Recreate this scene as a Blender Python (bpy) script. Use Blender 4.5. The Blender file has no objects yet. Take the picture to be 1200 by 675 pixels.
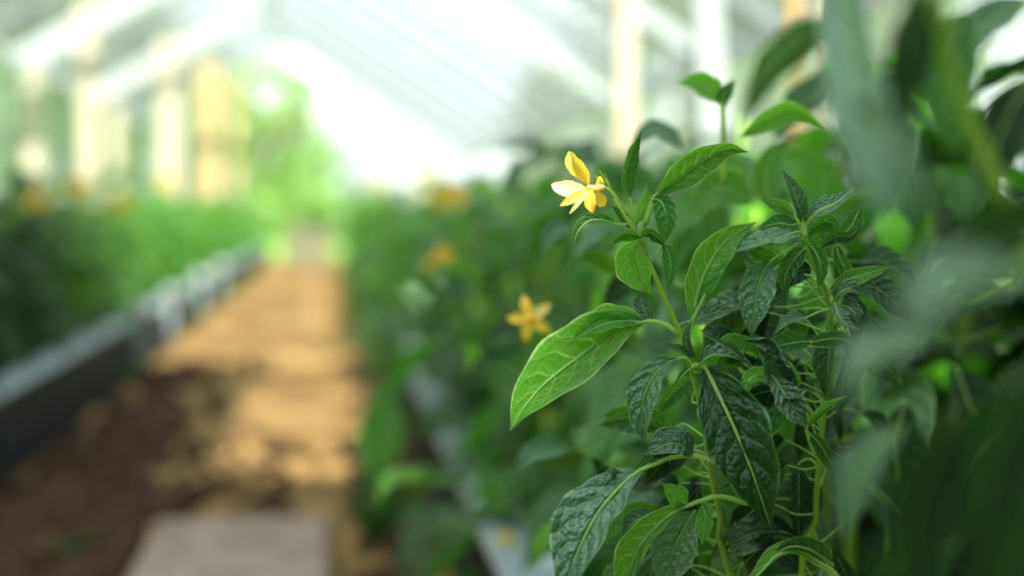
import bpy, math, random
from mathutils import Vector, Matrix, Euler, noise
R = math.radians
random.seed(11)
SC = bpy.context.scene
COL = SC.collection

# ------------------------------------------------------------------ camera
FPX = 50.0 / 36.0 * 1200.0
CAM = Vector((0, 0, 0.70))
YAW, PITCH = math.atan(210 / FPX), math.atan(92.5 / FPX)
cd = bpy.data.cameras.new('camera')
cam = bpy.data.objects.new('camera', cd); COL.objects.link(cam)
cd.lens = 50; cd.sensor_width = 36; cd.clip_start = 0.02; cd.clip_end = 300
cam.location = CAM
cam.rotation_euler = (R(90) - PITCH, 0, -YAW)
cd.dof.use_dof = True; cd.dof.focus_distance = 0.755; cd.dof.aperture_fstop = 2.8
SC.camera = cam
ROT = Euler((R(90) - PITCH, 0, -YAW)).to_matrix()

def P(px, py, d):
    """world point seen at pixel (px,py) of the 1200x675 frame, d metres along the view axis"""
    return CAM + ROT @ Vector(((px - 600) / FPX * d, (337.5 - py) / FPX * d, -d))

# ------------------------------------------------------------------ light
SUN_DIR = Vector((-0.23, 0.60, -0.76))
w = bpy.data.worlds.new('sky'); SC.world = w; w.use_nodes = True
nt = w.node_tree; bg = nt.nodes['Background']
tc = nt.nodes.new('ShaderNodeTexCoord'); sp = nt.nodes.new('ShaderNodeSeparateXYZ'); cr = nt.nodes.new('ShaderNodeValToRGB')
nt.links.new(tc.outputs['Generated'], sp.inputs[0]); nt.links.new(sp.outputs['Z'], cr.inputs[0]); nt.links.new(cr.outputs[0], bg.inputs[0])
cr.color_ramp.elements[0].position = 0.0; cr.color_ramp.elements[0].color = (0.86, 0.91, 0.96, 1)
cr.color_ramp.elements[1].position = 0.6; cr.color_ramp.elements[1].color = (0.84, 0.92, 1.0, 1)
bg.inputs[1].default_value = 1.65
sd = bpy.data.lights.new('sun', 'SUN'); sun = bpy.data.objects.new('sun', sd); COL.objects.link(sun)
sd.energy = 13; sd.angle = R(1.5); sd.color = (1.0, 0.93, 0.80)
sun.rotation_euler = SUN_DIR.to_track_quat('-Z', 'Y').to_euler()
sun.location = (2, -4, 8)
SC.view_settings.view_transform = 'Standard'
try: SC.view_settings.look = 'None'
except Exception: pass
SC.view_settings.exposure = 0.98; SC.view_settings.gamma = 1.0
SC.view_settings.use_curve_mapping = False
SC.cycles.use_denoising = True
SC.cycles.max_bounces = 10; SC.cycles.transparent_max_bounces = 24
SC.cycles.diffuse_bounces = 5; SC.cycles.transmission_bounces = 8
SC.cycles.sample_clamp_indirect = 6.0

# ------------------------------------------------------------------ node helpers
class N:
    def __init__(s, name):
        s.m = bpy.data.materials.new(name); s.m.use_nodes = True
        s.t = s.m.node_tree; s.t.nodes.clear()
        s.out = s.t.nodes.new('ShaderNodeOutputMaterial')
    def add(s, typ, **kw):
        n = s.t.nodes.new('ShaderNode' + typ)
        for k, v in kw.items(): setattr(n, k, v)
        return n
    def put(s, sock, v):
        if isinstance(v, bpy.types.NodeSocket): s.t.links.new(v, sock)
        elif v is not None:
            if isinstance(v, tuple) and len(v) == 3 and sock.type == 'RGBA': v = v + (1,)
            sock.default_value = v
    def math(s, op, a, b=None, c=None, clamp=False):
        n = s.add('Math', operation=op, use_clamp=clamp)
        for i, v in enumerate((a, b, c)):
            if v is not None: s.put(n.inputs[i], v)
        return n.outputs[0]
    def mix(s, f, a, b):
        n = s.add('Mix', data_type='RGBA')
        s.put(n.inputs[0], f); s.put(n.inputs[6], a); s.put(n.inputs[7], b)
        return n.outputs[2]
    def ramp(s, v, lo, hi):
        n = s.add('MapRange', clamp=True); n.interpolation_type = 'SMOOTHSTEP'
        s.put(n.inputs[0], v); n.inputs[1].default_value = lo; n.inputs[2].default_value = hi
        return n.outputs[0]
    def noise(s, scale, detail=3.0, rough=0.5, vec=None):
        n = s.add('TexNoise'); n.inputs['Scale'].default_value = scale
        n.inputs['Detail'].default_value = detail; n.inputs['Roughness'].default_value = rough
        if vec is None: vec = s.add('TexCoord').outputs['Object']
        s.put(n.inputs['Vector'], vec)
        return n.outputs[0]
    def bsdf(s, col, rough=0.6, spec=0.4, normal=None, metal=0.0):
        n = s.add('BsdfPrincipled'); s.put(n.inputs['Base Color'], col); s.put(n.inputs['Roughness'], rough)
        n.inputs['Specular IOR Level'].default_value = spec; n.inputs['Metallic'].default_value = metal
        if normal is not None: s.put(n.inputs['Normal'], normal)
        return n.outputs[0]
    def bump(s, h, strength=0.5, dist=0.002):
        n = s.add('Bump'); n.inputs['Strength'].default_value = strength; n.inputs['Distance'].default_value = dist
        s.put(n.inputs['Height'], h); return n.outputs[0]
    def mixs(s, f, a, b):
        n = s.add('MixShader'); s.put(n.inputs[0], f); s.put(n.inputs[1], a); s.put(n.inputs[2], b); return n.outputs[0]
    def done(s, sh):
        s.t.links.new(sh, s.out.inputs[0]); return s.m

def leaf_material(name, top_a, top_b, under, vein, trans, tmix=0.38, rough=0.42, spec=0.5, bumpd=0.0022):
    n = N(name)
    uv = n.add('UVMap').outputs[0]
    sx = n.add('SeparateXYZ'); n.put(sx.inputs[0], uv)
    u = n.math('SUBTRACT', n.math('MULTIPLY', sx.outputs[0], 2.0), 1.0)        # -1..1 across
    v = sx.outputs[1]
    au = n.math('ABSOLUTE', u)
    at = n.add('Attribute', attribute_name='rnd')
    wob = n.noise(6.0, 2.0, 0.5, uv)
    # side veins: curve forward from the midrib to the margin
    ph = n.math('SUBTRACT', n.math('MULTIPLY', v, 7.0), n.math('MULTIPLY', n.math('POWER', au, 1.3), 1.5))
    ph = n.math('ADD', ph, n.math('MULTIPLY', wob, 0.7))
    tri = n.math('ABSOLUTE', n.math('SUBTRACT', n.math('FRACT', ph), 0.5))      # 0 at vein
    side = n.math('SUBTRACT', 1.0, n.ramp(tri, 0.0, 0.075))
    side = n.math('MULTIPLY', side, n.math('SUBTRACT', 1.0, n.math('MULTIPLY', au, 0.6)))
    mid = n.math('SUBTRACT', 1.0, n.ramp(au, 0.015, 0.06))
    rim = n.ramp(au, 0.90, 0.97)
    # fine net
    vo = n.add('TexVoronoi', feature='DISTANCE_TO_EDGE')
    mp = n.add('Mapping'); n.put(mp.inputs[0], uv); mp.inputs['Scale'].default_value = (7, 17, 1)
    n.put(vo.inputs['Vector'], mp.outputs[0]); vo.inputs['Scale'].default_value = 1.0
    net = n.math('SUBTRACT', 1.0, n.ramp(vo.outputs['Distance'], 0.0, 0.10))
    veins = n.math('MAXIMUM', n.math('MAXIMUM', mid, n.math('MULTIPLY', side, 0.75)), n.math('MAXIMUM', n.math('MULTIPLY', net, 0.16), n.math('MULTIPLY', rim, 0.95)))
    base = n.mix(at.outputs['Fac'], top_a, top_b)
    base = n.mix(n.math('MULTIPLY', n.noise(3.0, 3.0, 0.6, uv), 0.5), base, top_a)
    base = n.mix(veins, base, vein)
    un = n.mix(n.math('MULTIPLY', veins, 0.9), under, vein)
    geo = n.add('NewGeometry')
    col = n.mix(geo.outputs['Backfacing'], base, un)
    # puckered blade: raised between the veins
    puck = n.math('POWER', n.math('MULTIPLY', tri, 2.0), 0.6)
    h = n.math('ADD', puck, n.math('MULTIPLY', n.ramp(vo.outputs['Distance'], 0.0, 0.35), 0.4))
    h = n.math('ADD', h, n.math('MULTIPLY', n.noise(14.0, 2.0, 0.5, uv), 1.1))
    h = n.math('MULTIPLY', h, n.ramp(au, 0.0, 0.12))
    nm = n.bump(h, 0.75, bumpd)
    b = n.bsdf(col, rough, spec, nm)
    tr = n.add('BsdfTranslucent'); n.put(tr.inputs[0], n.mix(n.math('MULTIPLY', veins, 0.7), n.mix(at.outputs['Fac'], tuple(c * 0.4 for c in trans), trans), tuple(min(1.0, c * 2.2) for c in vein))); n.put(tr.inputs['Normal'], nm)
    return n.done(n.mixs(tmix, b, tr.outputs[0]))

LEAF = leaf_material('tomato leaf', (0.007, 0.050, 0.010), (0.028, 0.150, 0.014), (0.030, 0.150, 0.030), (0.15, 0.36, 0.09), (0.11, 0.52, 0.010), 0.40, 0.38, 0.6)
LEAF_YOUNG_LIT = leaf_material('young and sunlit tomato leaf', (0.03, 0.17, 0.018), (0.06, 0.26, 0.02), (0.06, 0.26, 0.03), (0.30, 0.55, 0.17), (0.22, 0.72, 0.015), 0.52, 0.40, 0.5, 0.0008)  # young leaf; far rows use it with sunlit brightness put into the colour
LEAF_GREY = leaf_material('grey sheen tomato leaf', (0.078, 0.195, 0.092), (0.120, 0.265, 0.130), (0.06, 0.19, 0.07), (0.18, 0.34, 0.17), (0.05, 0.32, 0.03), 0.22, 0.38, 0.75, 0.0028)  # hairy grey-green leaf, albedo raised to carry pale sky sheen
LEAF_SHADE = leaf_material('shade-darkened tomato leaf', (0.004, 0.026, 0.007), (0.010, 0.062, 0.010), (0.014, 0.070, 0.014), (0.07, 0.20, 0.05), (0.025, 0.16, 0.003), 0.22, 0.42, 0.35)  # leaf colour darkened to stand for shade in the foliage
LEAF_ROW = leaf_material('row tomato leaf', (0.006, 0.038, 0.008), (0.120, 0.320, 0.032), (0.05, 0.20, 0.03), (0.14, 0.34, 0.08), (0.20, 0.55, 0.008), 0.38, 0.40, 0.45)

def simple(name, col, rough=0.6, spec=0.3, var=None, scale=8.0, bump=0.0, metal=0.0):
    n = N(name)
    f = n.noise(scale, 4.0, 0.6)
    c = n.mix(n.ramp(f, 0.35, 0.7), col, var) if var else col
    return n.done(n.bsdf(c, rough, spec, n.bump(f, bump, 0.004) if bump else None, metal))

def trans_simple(name, a, b, trans, f):
    n = N(name)
    sh = n.bsdf(n.mix(n.noise(60.0), a, b), 0.5, 0.3)
    tr = n.add('BsdfTranslucent'); n.put(tr.inputs[0], trans)
    return n.done(n.mixs(f, sh, tr.outputs[0]))

STEM = trans_simple('green stem', (0.20, 0.40, 0.04), (0.30, 0.48, 0.07), (0.4, 0.7, 0.06), 0.3)
RIB = trans_simple('pale leaf rib', (0.30, 0.52, 0.14), (0.38, 0.58, 0.20), (0.6, 0.9, 0.25), 0.5)
PETAL = trans_simple('yellow petal', (0.86, 0.58, 0.03), (0.92, 0.70, 0.16), (0.95, 0.7, 0.06), 0.4)
PETAL_PALE = trans_simple('pale yellow petal', (0.88, 0.68, 0.20), (0.90, 0.74, 0.32), (0.95, 0.75, 0.2), 0.4)
ANTHER = simple('anther', (0.85, 0.50, 0.02), 0.5, 0.3, (0.9, 0.62, 0.05), 200)

def wood(name, a, b, rough=0.7):
    n = N(name)
    tcn = n.add('TexCoord').outputs['Object']
    mp = n.add('Mapping'); n.put(mp.inputs[0], tcn); mp.inputs['Scale'].default_value = (1.0, 1.0, 0.08)
    f = n.noise(45.0, 5.0, 0.65, mp.outputs[0])
    return n.done(n.bsdf(n.mix(n.ramp(f, 0.3, 0.7), a, b), rough, 0.25, n.bump(f, 0.3, 0.002)))
WOOD = wood('pale weathered timber', (0.78, 0.70, 0.56), (0.60, 0.49, 0.33))
WOOD_Y = wood('yellow pine timber', (0.74, 0.56, 0.30), (0.58, 0.40, 0.18))
WOOD_ORANGE = wood('orange stake timber', (0.80, 0.50, 0.20), (0.70, 0.38, 0.12))
WHITE = simple('white painted metal', (0.56, 0.59, 0.60), 0.4, 0.5, (0.50, 0.54, 0.55), 6)
GALV = simple('galvanised steel', (0.26, 0.31, 0.31), 0.4, 0.5, (0.20, 0.25, 0.25), 6)
EDGE_LIP = simple('weathered zinc lip', (0.34, 0.42, 0.45), 0.42, 0.5, (0.25, 0.33, 0.36), 9, 0.2)
EDGE_FACE = simple('dark plastic edging', (0.012, 0.015, 0.020), 0.6, 0.2, (0.02, 0.024, 0.03), 12, 0.2)
SOIL = simple('bed soil', (0.035, 0.022, 0.014), 0.9, 0.1, (0.07, 0.045, 0.025), 30, 0.8)
STONE = simple('pale paving stone', (0.40, 0.32, 0.25), 0.9, 0.1, (0.24, 0.185, 0.13), 14, 0.5)
CRATE = wood('pale crate board', (0.31, 0.25, 0.205), (0.25, 0.195, 0.155))
GRASS = simple('meadow grass', (0.075, 0.19, 0.020), 0.8, 0.1, (0.13, 0.24, 0.03), 2.0, 0.6)
BARK = simple('tree bark', (0.10, 0.07, 0.05), 0.9, 0.1, (0.16, 0.12, 0.08), 9, 0.8)
TREE_LEAF = trans_simple('tree leaf', (0.055, 0.145, 0.020), (0.11, 0.22, 0.034), (0.19, 0.36, 0.03), 0.3)
SEPAL = STEM

def path_material():
    n = N('straw coloured earth')
    c = n.add('TexCoord').outputs['Object']
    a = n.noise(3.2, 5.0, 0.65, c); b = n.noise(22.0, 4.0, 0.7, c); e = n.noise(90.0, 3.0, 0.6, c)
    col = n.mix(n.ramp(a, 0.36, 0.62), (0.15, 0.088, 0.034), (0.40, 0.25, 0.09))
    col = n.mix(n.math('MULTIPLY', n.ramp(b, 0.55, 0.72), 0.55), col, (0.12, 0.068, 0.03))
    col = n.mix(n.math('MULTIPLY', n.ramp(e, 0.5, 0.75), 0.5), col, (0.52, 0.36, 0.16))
    return n.done(n.bsdf(col, 0.9, 0.1, n.bump(n.math('ADD', b, n.math('MULTIPLY', e, 0.4)), 0.8, 0.02)))
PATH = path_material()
CLOD = simple('brown earth clod', (0.10, 0.060, 0.034), 0.95, 0.1, (0.04, 0.024, 0.015), 40, 0.8)  # earth clods, colour darkened further to deepen the shaded near path

def film_material(name, clear, tint=(0.43, 0.455, 0.46), white=(0.24, 0.26, 0.27)):
    n = N(name)
    t = n.add('BsdfTransparent'); n.put(t.inputs[0], tint)
    d = n.add('BsdfDiffuse'); n.put(d.inputs[0], white)
    s = n.add('BsdfTranslucent'); n.put(s.inputs[0], white)
    return n.done(n.mixs(clear, n.mixs(0.7, d.outputs[0], s.outputs[0]), t.outputs[0]))
FILM_ROOF = film_material('milky roof film', 0.80)
FILM_WALL = film_material('clear wall film', 0.66, (0.62, 0.66, 0.64), (0.42, 0.45, 0.44))
FILM_BLOCK = film_material('unseen light-blocking film', 0.0, white=(0.15, 0.165, 0.17))  # added over the unseen near roof to hold back the sun
BLOCK_BOARD = simple('dark light-blocking board', (0.035, 0.04, 0.035), 0.8, 0.2, (0.05, 0.05, 0.04), 5)  # added on unseen walls to cut fill light

# ------------------------------------------------------------------ mesh helpers
class MB:
    def __init__(s): s.v = []; s.f = []; s.uv = []; s.r = []
    def build(s, name, mat, parent=None, smooth=True):
        me = bpy.data.meshes.new(name); me.from_pydata(s.v, [], s.f)
        if s.uv:
            l = me.uv_layers.new(name='UVMap'); buf = []
            for p in me.polygons:
                for vi in p.vertices: buf += s.uv[vi]
            l.data.foreach_set('uv', buf)
        if s.r:
            a = me.attributes.new('rnd', 'FLOAT', 'POINT'); a.data.foreach_set('value', s.r)
        if smooth: me.polygons.foreach_set('use_smooth', [True] * len(me.polygons))
        me.materials.append(mat); me.update()
        o = bpy.data.objects.new(name, me); COL.objects.link(o)
        if parent is not None: attach(o, parent)
        return o
    def box(s, c, d, m=None):
        i = len(s.v); M = m or Matrix.Identity(3)
        for x in (-.5, .5):
            for y in (-.5, .5):
                for z in (-.5, .5): s.v.append(tuple(Vector(c) + M @ Vector((x * d[0], y * d[1], z * d[2]))))
        s.f += [tuple(i + k for k in q) for q in ((0, 1, 3, 2), (4, 6, 7, 5), (0, 4, 5, 1), (2, 3, 7, 6), (0, 2, 6, 4), (1, 5, 7, 3))]
    def quad(s, a, b, c, d):
        i = len(s.v); s.v += [tuple(a), tuple(b), tuple(c), tuple(d)]; s.f.append((i, i + 1, i + 2, i + 3))
    def tube(s, pts, rad, n=7, cap=True):
        pts = [Vector(p) for p in pts]; i0 = len(s.v); m = len(pts)
        if not isinstance(rad, (list, tuple)): rad = [rad] * m
        nx = None
        for k, p in enumerate(pts):
            T = (pts[min(k + 1, m - 1)] - pts[max(k - 1, 0)]).normalized()
            if nx is None:
                nx = T.orthogonal().normalized()
            nx = (nx - T * nx.dot(T)).normalized(); ny = T.cross(nx)
            for j in range(n):
                a = 2 * math.pi * j / n
                s.v.append(tuple(p + (nx * math.cos(a) + ny * math.sin(a)) * rad[k]))
        for k in range(m - 1):
            for j in range(n):
                a = i0 + k * n + j; b = i0 + k * n + (j + 1) % n
                s.f.append((a, b, b + n, a + n))
        if cap:
            s.f.append(tuple(i0 + j for j in reversed(range(n)))); s.f.append(tuple(i0 + (m - 1) * n + j for j in range(n)))
        if s.uv or s.r:
            k = len(s.v) - len(s.uv); s.uv += [(0.5, 0.5)] * k; s.r += [0.5] * (len(s.v) - len(s.r))

def attach(o, parent):
    o.parent = parent
    M = Matrix.Identity(4); p = parent
    chain = []
    while p is not None: chain.append(p); p = p.parent
    for q in reversed(chain): M = M @ q.matrix_parent_inverse @ Matrix.LocRotScale(q.location, q.rotation_euler, q.scale)
    o.matrix_parent_inverse = M.inverted()

def tag(o, label=None, cat=None, group=None, kind=None):
    for k, v in (('label', label), ('category', cat), ('group', group), ('kind', kind)):
        if v: o[k] = v
    return o
def empty(name, loc, rz=0.0, sc=1.0):
    o = bpy.data.objects.new(name, None); COL.objects.link(o); o.location = loc; o.rotation_euler = (0, 0, rz); o.scale = (sc,) * 3
    o.empty_display_size = 0.02
    return o
def struct(o): o['kind'] = 'structure'; return o

def spline(pts, n):
    """Catmull-Rom through pts, n+1 samples"""
    pts = [Vector(p) for p in pts]
    if len(pts) == 2: return [pts[0].lerp(pts[1], i / n) for i in range(n + 1)]
    q = [pts[0] * 2 - pts[1]] + pts + [pts[-1] * 2 - pts[-2]]
    L = [(pts[i + 1] - pts[i]).length for i in range(len(pts) - 1)]
    tot = sum(L); out = []
    for i in range(n + 1):
        s = i / n * tot; k = 0
        while k < len(L) - 1 and s > L[k]: s -= L[k]; k += 1
        t = min(1.0, s / L[k]); a, b, c, d = q[k:k + 4]
        out.append(0.5 * ((2 * b) + (c - a) * t + (2 * a - 5 * b + 4 * c - d) * t * t + (3 * b - a - 3 * c + d) * t ** 3))
    return out

def prof(t, k=0.45, e=1.2):
    """ovate outline with a drawn-out tip, 1 at its widest"""
    if t <= 0 or t >= 1: return 0.0
    if t < k: return math.sin(math.pi / 2 * t / k) ** 0.8
    return math.cos(math.pi / 2 * (t - k) / (1 - k)) ** e

def blade(mb, spine, wl, wr, face, roll=0.0, fold=0.15, curl=0.2, foldr=None, curlr=None, under=False, na=14, nc=4, wave=0.08, rnd=0.5, k=0.42, seed=0.0, pucker=0.0, tip=1.2):
    """one leaf blade: spine in world space, wl/wr half widths to the left/right of travel as seen from FACE"""
    pts = spline(spine, na); m = len(pts); i0 = len(mb.v)
    foldr = fold if foldr is None else foldr; curlr = curl if curlr is None else curlr
    L = sum((pts[i + 1] - pts[i]).length for i in range(m - 1))
    for i, p in enumerate(pts):
        t = i / (m - 1)
        T = (pts[min(i + 1, m - 1)] - pts[max(i - 1, 0)]).normalized()
        V = face(p) if callable(face) else face
        S = V.cross(T)
        S = S.normalized() if S.length > 1e-6 else T.orthogonal().normalized()
        Nn = T.cross(S).normalized()
        r = roll(t) if callable(roll) else roll
        S, Nn = S * math.cos(r) + Nn * math.sin(r), Nn * math.cos(r) - S * math.sin(r)
        f = max(prof(t, k, tip), 0.012)
        for j in range(-nc, nc + 1):
            u = j / nc; au = abs(u); left = u > 0
            wd = (wl if left else wr) * f
            a0 = (fold if left else foldr); c0 = (curl if left else curlr)
            x = n_ = 0.0; st = 4
            for q in range(st):
                a = a0 + c0 * au * (q + .5) / st * 2.0
                x += math.cos(a) * au / st; n_ += math.sin(a) * au / st
            nz = noise.noise(Vector((t * 3.1 + seed, u * 1.3, seed * 1.7)))
            n2 = noise.noise(Vector((t * 9 + seed * 3, u * 4, seed)))
            n_ += wave * (nz * 1.6 + math.sin(t * 17 + seed * 9 + (1.3 if left else 0)) * 0.45 * au * au) * (0.25 + au) + pucker * n2
            ed = 1 + (0.05 * math.sin(t * 23 + seed * 5 + u) * (au > .9))
            mb.v.append(tuple(p + S * ((1 if left else -1) * x * wd * ed) + Nn * (n_ * max(wd, 0.0))))
            mb.uv.append(((u + 1) / 2, t)); mb.r.append(rnd)
    W = 2 * nc + 1
    for i in range(m - 1):
        for j in range(W - 1):
            a = i0 + i * W + j; q = (a, a + W, a + W + 1, a + 1)
            mb.f.append(q if not under else q[::-1])

# ------------------------------------------------------------------ the greenhouse shell
Y0, Y1 = -2.5, 19.0
RIDGE_X, RIDGE_Z = -0.63, 2.87
WL, WR = -2.4, 1.75
def roof_z(x): return RIDGE_Z - (0.57 * (RIDGE_X - x) if x < RIDGE_X else 0.62 * (x - RIDGE_X))

def panel(name, mat, quads):
    mb = MB()
    for q in quads: mb.quad(*q)
    return struct(mb.build(name, mat, None, False))
YS = 2.05
zl, zr = roof_z(WL), roof_z(WR)
VX1, VY0, VY1 = 0.56, -0.60, 0.60      # gaps added in the unseen roof, here and below, to light near plants
OY0, OY1, OX = -2.0, 1.6, -0.30
YL, XS = 4.4, 0.36                                    # the added film reaches farther here to shade the left row and path
def rp(x, y): return (x, y, roof_z(x))
def rq(xa, xb, ya, yb):
    if xa < RIDGE_X < xb: return rq(xa, RIDGE_X, ya, yb) + rq(RIDGE_X, xb, ya, yb)
    return [(rp(xa, ya), rp(xb, ya), rp(xb, yb), rp(xa, yb))]
panel('ceiling', FILM_ROOF, rq(WL, XS, YL, Y1) + rq(XS, WR, YS, Y1))
panel('ceiling_blocker', FILM_BLOCK, rq(WL, OX, Y0, OY0) + rq(WL, OX, OY1, YS) + rq(OX, WR, Y0, OY0) + rq(0.15, WR, OY0, VY0) + rq(VX1, WR, VY0, 0.35) + rq(VX1, 0.80, 0.35, VY1) + rq(1.05, WR, 0.35, VY1) + rq(OX, 0.80, VY1, 0.95) + rq(1.05, WR, VY1, 0.95) + rq(OX, WR, 0.95, YS) + rq(WL, XS, YS, YL))  # unseen film shaped to shade the near part, with openings for light
panel('wall_left', FILM_WALL, [((WL, 7.0, 0), (WL, 7.0, zl), (WL, Y1, zl), (WL, Y1, 0))])
panel('wall_left_blocker', BLOCK_BOARD, [((WL, Y0, 0), (WL, Y0, zl), (WL, 7.0, zl), (WL, 7.0, 0))])  # opaque stretch added out of view to darken the near left row
panel('wall_right', FILM_WALL, [((WR, 3.0, 0), (WR, 3.0, zr), (WR, Y1, zr), (WR, Y1, 0))])
panel('wall_right_blocker', BLOCK_BOARD, [((WR, Y0, 0), (WR, Y0, zr), (WR, 3.0, zr), (WR, 3.0, 0))])  # opaque stretch added out of view to cut light from the right
panel('wall_back_blocker', BLOCK_BOARD, [((WL, Y0, 0), (WR, Y0, 0), (WR, Y0, zr), (RIDGE_X, Y0, RIDGE_Z)), ((WL, Y0, 0), (RIDGE_X, Y0, RIDGE_Z), (WL, Y0, zl), (WL, Y0, zl - .01))])  # unseen end closed with dark board to reduce fill
DX0, DX1, DZ = -1.35, 0.12, 2.40
panel('wall_far', FILM_WALL, [((WL, Y1, 0), (DX0, Y1, 0), (DX0, Y1, roof_z(DX0)), (WL, Y1, zl)),
                              ((DX1, Y1, 0), (WR, Y1, 0), (WR, Y1, zr), (DX1, Y1, roof_z(DX1)))])

# ground, path and beds
RX, LX = 0.23, -0.82
def ground():
    mb = MB(); mb.quad((-90, -30, -0.03), (90, -30, -0.03), (90, 140, -0.03), (-90, 140, -0.03))
    return struct(mb.build('ground', GRASS, None, False))
ground()
def path():
    mb = MB(); nx, ny = 24, 300
    for j in range(ny + 1):
        for i in range(nx + 1):
            x = LX - .02 + (RX - LX + .04) * i / nx; y = 0.4 + (19.6 - 0.4) * j / ny
            z = 0.022 * noise.noise(Vector((x * 4, y * 4, 0))) + 0.012 * noise.noise(Vector((x * 13, y * 13, 3)))
            ed = min(i, nx - i) / nx
            z += 0.02 * max(0, 1 - ed * 7)
            mb.v.append((x, y, z))
    for j in range(ny):
        for i in range(nx):
            a = j * (nx + 1) + i; mb.f.append((a, a + 1, a + nx + 2, a + nx + 1))
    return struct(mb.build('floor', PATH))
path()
BED = 0.20
def bed(name, x0, x1, y0, y1):
    mb = MB(); nx, ny = 10, 120
    for j in range(ny + 1):
        for i in range(nx + 1):
            x = x0 + (x1 - x0) * i / nx; y = y0 + (y1 - y0) * j / ny
            mb.v.append((x, y, BED + 0.02 * noise.noise(Vector((x * 7, y * 7, 1)))))
    for j in range(ny):
        for i in range(nx):
            a = j * (nx + 1) + i; mb.f.append((a, a + 1, a + nx + 2, a + nx + 1))
    return struct(mb.build(name, SOIL))
bed('floor_right_bed', RX + 0.02, WR - .03, 0.2, 18.6)
bed('floor_left_bed', WL + .03, LX - 0.02, 1.5, 18.6)

# frames: white rafters and the timber posts
tn = [0]
def trim(mb, mat):
    tn[0] += 1; return struct(mb.build('trim_%d' % tn[0], mat, None, False))
def bar(mb, a, b, wdt, dep):
    a, b = Vector(a), Vector(b); T = (b - a).normalized(); Yv = Vector((0, 1, 0)); Zv = T.cross(Yv).normalized()
    M = Matrix((T, Yv, Zv)).transposed()
    mb.box((a + b) / 2, ((b - a).length, dep, wdt), M)
for k, y in enumerate([4.2 + i * 1.15 for i in range(13)]):
    mb = MB(); z = 0.03
    bar(mb, (WL + .05, y, roof_z(WL + .05) - z), (RIDGE_X, y, RIDGE_Z - z), 0.06, 0.10); trim(mb, GALV)
    mb = MB()
    bar(mb, (RIDGE_X, y, RIDGE_Z - z), (WR - .05, y, roof_z(WR - .05) - z), 0.06, 0.10); trim(mb, GALV)
for y in (11.0, 14.3):      # broad white rafters carrying the left posts
    mb = MB(); bar(mb, (WL + .1, y, roof_z(WL + .1) - .14), (RIDGE_X - .05, y, RIDGE_Z - .16), 0.17, 0.06); trim(mb, WHITE)
for y in (6.0, 8.2):
    mb = MB(); bar(mb, (RIDGE_X + .05, y, RIDGE_Z - .16), (WR - .1, y, roof_z(WR - .1) - .14), 0.07, 0.06); trim(mb, WHITE)
mb = MB(); mb.box((RIDGE_X, (3.7 + Y1) / 2, RIDGE_Z - .06), (0.05, Y1 - 3.7, 0.05)); trim(mb, WHITE)
mb = MB(); mb.box((WL + .06, (3.7 + Y1) / 2, zl - .05), (0.07, Y1 - 3.7, 0.07)); trim(mb, WHITE)
mb = MB(); mb.box((WR - .06, (3.7 + Y1) / 2, zr - .05), (0.07, Y1 - 3.7, 0.07)); trim(mb, WHITE)

def post(name, x, y, z0, z1, wdt, mat, label, group=None, lean=0.0):
    root = None
    mb = MB(); a = Vector((x, y, z0)); b = Vector((x + lean, y, z1))
    T = (b - a).normalized(); X = Vector((0, 1, 0)).cross(T).normalized()
    M = Matrix((X, Vector((0, 1, 0)), T)).transposed()
    mb.box((a + b) / 2, (wdt, wdt, (b - a).length), M)
    o = mb.build(name, mat, None, False)
    bv = o.modifiers.new('bevel', 'BEVEL'); bv.width = wdt * .12; bv.segments = 2
    tag(o, label, 'post', group)
    return o
def lat(px, d): return P(px, 245, d).x
def ydist(px, d): return P(px, 245, d).y
for px, d, wd, mt, lab in ((30, 11.1, .13, WOOD, 'pale timber wall post, leftmost in the row of blurred posts'),
                           (105, 10.2, .12, WOOD, 'pale timber post second from the left in the row of blurred posts'),
                           (137, 14.0, .11, WOOD, 'thin pale timber post, third from the left behind the left bed'),
                           (200, 13.6, .20, WOOD, 'broad pale timber post, fourth from the left behind the left bed'),
                           (246, 16.4, .24, WOOD_Y, 'broad yellowish timber post, fifth from the left, near the green tree'),
                           (277, 18.7, .10, WOOD_Y, 'thin timber door post beside the left edge of the far opening')):
    x = max(lat(px, d), WL + .09); y = ydist(px, d)
    post('timber_post', x, y, BED - .02, roof_z(x) - .07, wd, mt, lab, 'timber posts along the left bed')
for px, d, wd, mt, lab in ((445, 18.9, .22, WOOD, 'pale timber door post beside the right edge of the far opening'),
                           (497, 18.2, .30, WOOD, 'broad pale timber corner post at the far end of the right bed')):
    x = min(lat(px, d), WR - .2); post('timber_post', x, ydist(px, d), BED - .02, roof_z(x + wd / 2) - .13, wd, mt, lab, 'timber posts at the far end of the right bed')
for px, d, wd, mt, lean, lab in ((731, 4.2, .062, WOOD, 0, 'cream timber post rising behind the sharp yellow flower'),
                                 (850, 4.4, .085, WHITE, -.09, 'white tilted post to the right of the cream timber post'),
                                 (928, 4.6, .035, WOOD_ORANGE, 0, 'thin orange wooden stake among the foliage, beside the white post'),
                                 (962, 4.6, .045, WOOD, 0, 'thin cream stake to the right of the orange stake')):
    x = lat(px, d); post('timber_post' if wd > .04 else 'wooden_stake', x, ydist(px, d), BED - .02, roof_z(x) - .07, wd, mt, lab, None, lean)

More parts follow.
